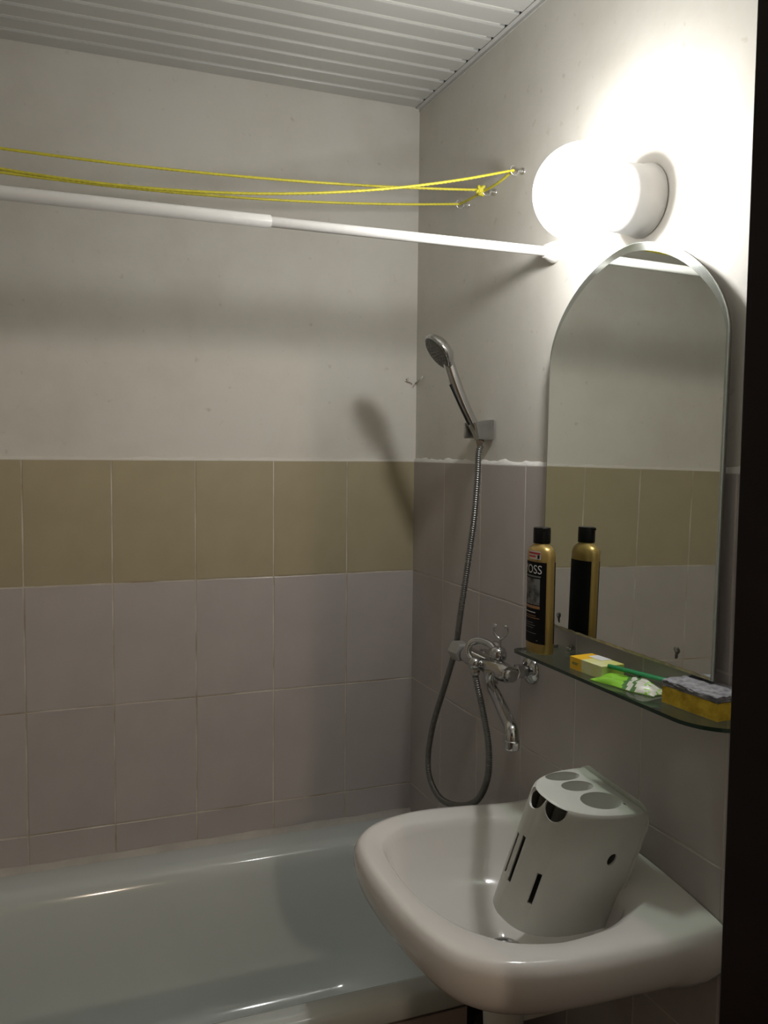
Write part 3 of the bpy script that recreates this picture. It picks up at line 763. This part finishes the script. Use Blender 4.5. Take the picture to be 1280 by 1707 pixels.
def hook(yy, z, label):
    h = thing('wall_hook', label, 'hook', (0, yy, z), 'clothesline hooks on the right wall')
    bm = bmesh.new(); lathe(bm, (-.0005, yy, z), (-1, 0, 0), [(.0075, 0), (.007, .002), (.003, .003), (.003, .012)], 14); obj('screw', bm, 'hookm', h, 40)
    bm = bmesh.new(); pts = [(-.010, yy, z)]
    for i in range(13):
        a = PI*1.5*i/12; pts.append((-.022 + .010*math.cos(a), yy, z + .0-.010*math.sin(a)))
    tube(bm, crom(pts, 3), .0020, 8); obj('hook_bend', bm, 'hookm', h, 60)
hook(*HK[0], 'small chrome hook holding the clothesline end nearest the lamp')
hook(*HK[1], 'small chrome hook under the clothesline knot, between the other two hooks')
hook(*HK[2], 'small chrome hook holding the clothesline nearest the wall corner')

# scrap of string stuck in the corner
ss = thing('string_scrap', 'frayed scrap of whitish string stuck in the corner of the walls', 'string', (-.02, -.02, 1.765))
for pts, r in [([(-.030, -.003, 1.774), (-.028, -.008, 1.766), (-.020, -.006, 1.764), (-.014, -.004, 1.760)], .0016), ([(-.034, -.003, 1.767), (-.028, -.006, 1.768), (-.026, -.004, 1.776)], .0014),
               ([(-.004, -.004, 1.762), (-.006, -.020, 1.764), (-.010, -.040, 1.768), (-.006, -.050, 1.774), (-.004, -.046, 1.778)], .0021), ([(-.004, -.006, 1.764), (-.010, -.012, 1.757), (-.012, -.008, 1.752)], .0015)]:
    bm = bmesh.new(); tube(bm, crom(pts, 5), r, 6); obj('strand', bm, 'string', ss, 60)

# ================================================================== HAND SHOWER, HOLDER, HOSE
hp = Vector((-.040, -.430, 1.628))            # where the handle sits in the holder
hc = Vector((-.126, -.412, 1.800))            # centre of the spray head
hd = thing('shower_holder', 'grey wall bracket gripping the hand shower', 'shower holder', (0, -.445, 1.628))
bm = bmesh.new()
def quadbox(p8):
    bm = bmesh.new(); v = [bm.verts.new(p) for p in p8]
    for f in ((0, 1, 2, 3), (7, 6, 5, 4), (0, 4, 5, 1), (1, 5, 6, 2), (2, 6, 7, 3), (3, 7, 4, 0)): bm.faces.new([v[i] for i in f])
    bmesh.ops.bevel(bm, geom=bm.edges[:], offset=.0015, segments=2, affect='EDGES'); return bm
y0, y1 = -.440, -.396
obj('bracket', quadbox([(-.009, y0, 1.648), (-.009, y1, 1.648), (-.009, y1, 1.606), (-.009, y0, 1.606), (-.030, y0+.004, 1.646), (-.030, y1-.004, 1.646), (-.026, y1-.004, 1.608), (-.026, y0+.004, 1.608)]), 'chrome_dull', hd, 30)
bm = bxx((-.010, y0-.004, 1.604), (-.0005, y1+.003, 1.650), .003); obj('wall_plate', bm, 'chrome_dull', hd, 30)
for sg_ in (0, 1):
    if sg_ == 0: bm = quadbox([(-.004, y0-.012, 1.650), (-.004, y0-.004, 1.650), (-.004, y0-.004, 1.604), (-.004, y0-.012, 1.604), (-.052, y0-.012, 1.642), (-.052, y0-.004, 1.642), (-.044, y0-.004, 1.606), (-.044, y0-.012, 1.606)])
    else: bm = bxx((-.054, y1-.010, 1.608), (-.026, y1, 1.644), .003)
    obj('jaw', bm, 'chrome_dull', hd, 30)
sh = thing('hand_shower', 'chrome hand shower with round spray head resting in the wall bracket', 'hand shower', tuple(hp))
hb = hp + Vector((.008, -.004, -.022))
axis = (hc-hp).normalized()
p3 = [hb, hp, hp.lerp(hc, .35), hp.lerp(hc, .62) + Vector((.003, 0, .004)), hp.lerp(hc, .80)+Vector((.006, 0, .010))]
P = crom(p3, 6); rr = [.0105, .0115, .0130, .0135, .0125]
bm = bmesh.new(); nP = len(P)-1
tube(bm, P, .011, 20, lambda k, s, a: (lambda q: rr[int(min(3, q))]*(1-(q-int(min(3, q)))) + rr[int(min(3, q))+1]*(q-int(min(3, q))))(4*k/nP))
hn = obj('handle', bm, 'chrome', sh, 60)
fn = Vector((-.80, .05, -.60)).normalized()         # spray direction
bm = bmesh.new(); lathe(bm, hc, fn, [(.006, -.022), (.018, -.0215), (.030, -.018), (.039, -.011), (.0435, -.003), (.0440, .003), (.042, .006), (.038, .006)], 40); obj('head', bm, 'chrome', sh, 50)
bm = bmesh.new(); lathe(bm, hc, fn, [(.0395, .0050), (.0390, .0065), (.035, .0073), (.001, .0075)], 36); fp = obj('spray_face', bm, 'nozzle', sh, 50)
bm = bmesh.new(); fx, fy, fz = frame(fn)
for rr_, cnt in ((.007, 6), (.016, 12), (.025, 18), (.033, 24)):
    for i in range(cnt):
        a = 2*PI*i/cnt; lathe(bm, hc+(fx*math.cos(a)+fy*math.sin(a))*rr_, fn, [(.0017, .005), (.0017, .0085), (.001, .0092)], 6)
nz = obj('nozzles', bm, 'chrome_dull', fp); nz['kind'] = 'stuff'
gs = (hp-hc).cross(Vector((0, 1, 0))).normalized()
bm = bmesh.new(); vs_ = fn
gp = [hp.lerp(hc, q)+fn*(.0118) + Vector((.001, -.005, 0)) for q in (.10, .25, .45, .62)]
tube(bm, crom(gp, 4), .0030, 8); obj('grip_groove', bm, 'black', hn, 60)
bm = bmesh.new(); lathe(bm, hb + Vector((.004, -.002, -.018)), (hp-hb)+Vector((0, 0, .02)), [(.0075, 0), (.0095, .003), (.0095, .014), (.0088, .020)], 8); obj('hose_nut', bm, 'chrome', sh, 30)

hose = thing('shower_hose', 'ribbed grey metal shower hose looping down from hand shower to mixer tap', 'hose', (-.06, -.45, .76))
hpx = [tuple(hb + Vector((.004, -.002, -.014))), (-.034, -.436, 1.575), (-.040, -.443, 1.516), (-.048, -.445, 1.424), (-.056, -.432, 1.314), (-.062, -.416, 1.214), (-.060, -.386, 1.118), (-.060, -.331, 1.013), (-.062, -.276, .908),
       (-.066, -.256, .824), (-.070, -.274, .768), (-.073, -.344, .742), (-.075, -.446, .764), (-.076, -.536, .811), (-.078, -.587, .881), (-.080, -.592, .953), (-.084, -.574, 1.018), (-.092, -.560, 1.075), (-.096, -.556, 1.098)]
P = resample(crom(hpx, 12), .00125)
bm = bmesh.new(); tube(bm, P, .0072, 12, lambda k, s, a: (.0074 if (k % 4) in (0, 1) else .0060)); obj('corrugated_tube', bm, 'hose', hose, 180)

# ================================================================== BATH MIXER
MZ = 1.122
mx_ = thing('bath_mixer', 'old chrome bath mixer tap with long swivel spout below the shower', 'tap', (0, -.565, MZ))
YN, YFAR = -.640, -.490; MXX = -.072
for yy in (YN, YFAR):
    bm = bmesh.new(); lathe(bm, (-.0075, yy, MZ), (-1, 0, 0), [(.030, 0), (.030, .002), (.027, .008), (.018, .013), (.013, .015)], 32); obj('flange', bm, 'chrome', mx_, 50)
    bm = bmesh.new(); lathe(bm, (-.018, yy, MZ), (-1, 0, 0), [(.0105, 0), (.0105, .012)], 20); obj('eccentric', bm, 'chrome_dull', mx_, 50)
    bm = bmesh.new(); lathe(bm, (-.030, yy, MZ), (-1, 0, 0), [(.0145, 0), (.0155, .001), (.0155, .014), (.0145, .015)], 6); obj('union_nut', bm, 'chrome', mx_, 30)
    bm = bmesh.new(); lathe(bm, (-.044, yy, MZ), (-1, 0, 0), [(.0125, 0), (.011, .006), (.013, .016), (.018, .026)], 20); obj('inlet', bm, 'chrome', mx_, 50)
bm = bmesh.new(); lathe(bm, (MXX, YN-.022, MZ), (0, 1, 0), [(.010, 0), (.0165, .002), (.0190, .010), (.0205, .022), (.0195, .045), (.0195, .075), (.0190, .150), (.0200, .172), (.0185, .186), (.0165, .194), (.012, .196)], 28)
obj('body', bm, 'chrome', mx_, 50)
# swivel spout
sp0 = Vector((MXX-.014, -.612, MZ-.012)); tip = Vector((-.205, -.905, 1.096))
bm = bmesh.new(); lathe(bm, (sp0.x, sp0.y, MZ-.001), (0, 0, -1), [(.0165, 0), (.0165, .016), (.0135, .020), (.0135, .028), (.010, .030)], 24); obj('spout_collar', bm, 'chrome', mx_, 40)
bm = bmesh.new()
P = crom([tuple(sp0+Vector((0, 0, -.012))), tuple(sp0+Vector((-.008, -.018, -.020))), tuple(sp0.lerp(tip, .35)+Vector((0, 0, -.012))), tuple(sp0.lerp(tip, .75)+Vector((0, 0, -.004))), tuple(tip+Vector((.006, .014, 0))), tuple(tip+Vector((0, 0, -.008))), tuple(tip+Vector((-.001, -.003, -.020)))], 8)
tube(bm, P, .0118, 20); obj('spout', bm, 'chrome', mx_, 60)
bm = bmesh.new(); lathe(bm, tip+Vector((-.001, -.003, -.016)), (0, 0, -1), [(.0120, 0), (.0132, .001), (.0132, .013), (.0122, .016), (.006, .0155)], 24); obj('aerator', bm, 'chrome', mx_, 40)
# hose outlet in front of the body
bm = bmesh.new(); lathe(bm, (MXX-.008, -.556, MZ+.002), (-1, 0, 0), [(.0125, 0), (.0125, .008), (.0145, .010), (.0150, .018), (.012, .027), (.005, .031)], 24); obj('diverter', bm, 'chrome', mx_, 60)
bm = bmesh.new(); lathe(bm, (-.096, -.556, MZ-.006), (0, 0, -1), [(.0095, 0), (.0105, .003), (.0105, .016), (.008, .018)], 8); obj('hose_nut', bm, 'chrome', mx_, 30)
# far valve with its squarish knob, near valve with domed knob
bm = bmesh.new(); lathe(bm, (MXX, -.462, MZ), (0, 1, 0), [(.011, 0), (.011, .012)], 20); obj('valve_stem', bm, 'chrome_dull', mx_, 40)
bm = bmesh.new(); lathe(bm, (MXX, -.452, MZ), (0, 1, 0), [(.017, 0), (.0220, .003), (.0245, .034), (.022, .038), (.008, .039)], 6); kb = obj('valve_knob', bm, 'knob', mx_, 25, 'faceted grey valve knob')
bm = bmesh.new(); lathe(bm, (MXX, -.660, MZ), (0, -1, 0), [(.011, 0), (.011, .006), (.0135, .007), (.0125, .014), (.006, .016)], 20); obj('end_plug', bm, 'chrome', mx_, 40)
bm = bmesh.new(); lathe(bm, (MXX+.012, -.590, MZ+.012), (0, 0, 1), [(.012, 0), (.017, .004), (.019, .012), (.0185, .020), (.015, .027), (.008, .031), (.003, .032)], 24); obj('switch_dome', bm, 'chrome', mx_, 60)
# arched handle of the diverter
bm = bmesh.new()
P = crom([(-.098, -.545, MZ+.004), (-.102, -.532, MZ+.022), (-.096, -.532, MZ+.040), (-.082, -.545, MZ+.048), (-.068, -.565, MZ+.044), (-.062, -.580, MZ+.034)], 7)
tube(bm, P, .0076, 14); obj('diverter_lever', bm, 'chrome', mx_, 60)
# fork that can cradle the hand shower
bm = bmesh.new()
fk = Vector((MXX+.012, -.598, MZ+.040)); fr_ = Vector((.55, -.83, 0)).normalized()
tube(bm, [fk, fk+Vector((0, 0, .022))], .0026, 10)
for sg_ in (-1, 1):
    pts = [fk+Vector((0, 0, .020))]
    for a, b in ((.006, .024), (.0125, .030), (.0165, .038), (.0160, .046), (.0120, .050), (.0085, .047)): pts.append(fk + fr_*sg_*a + Vector((0, 0, b)))
    tube(bm, crom([tuple(p) for p in pts], 5), .0030, 8)
obj('cradle_fork', bm, 'chrome', mx_, 60)
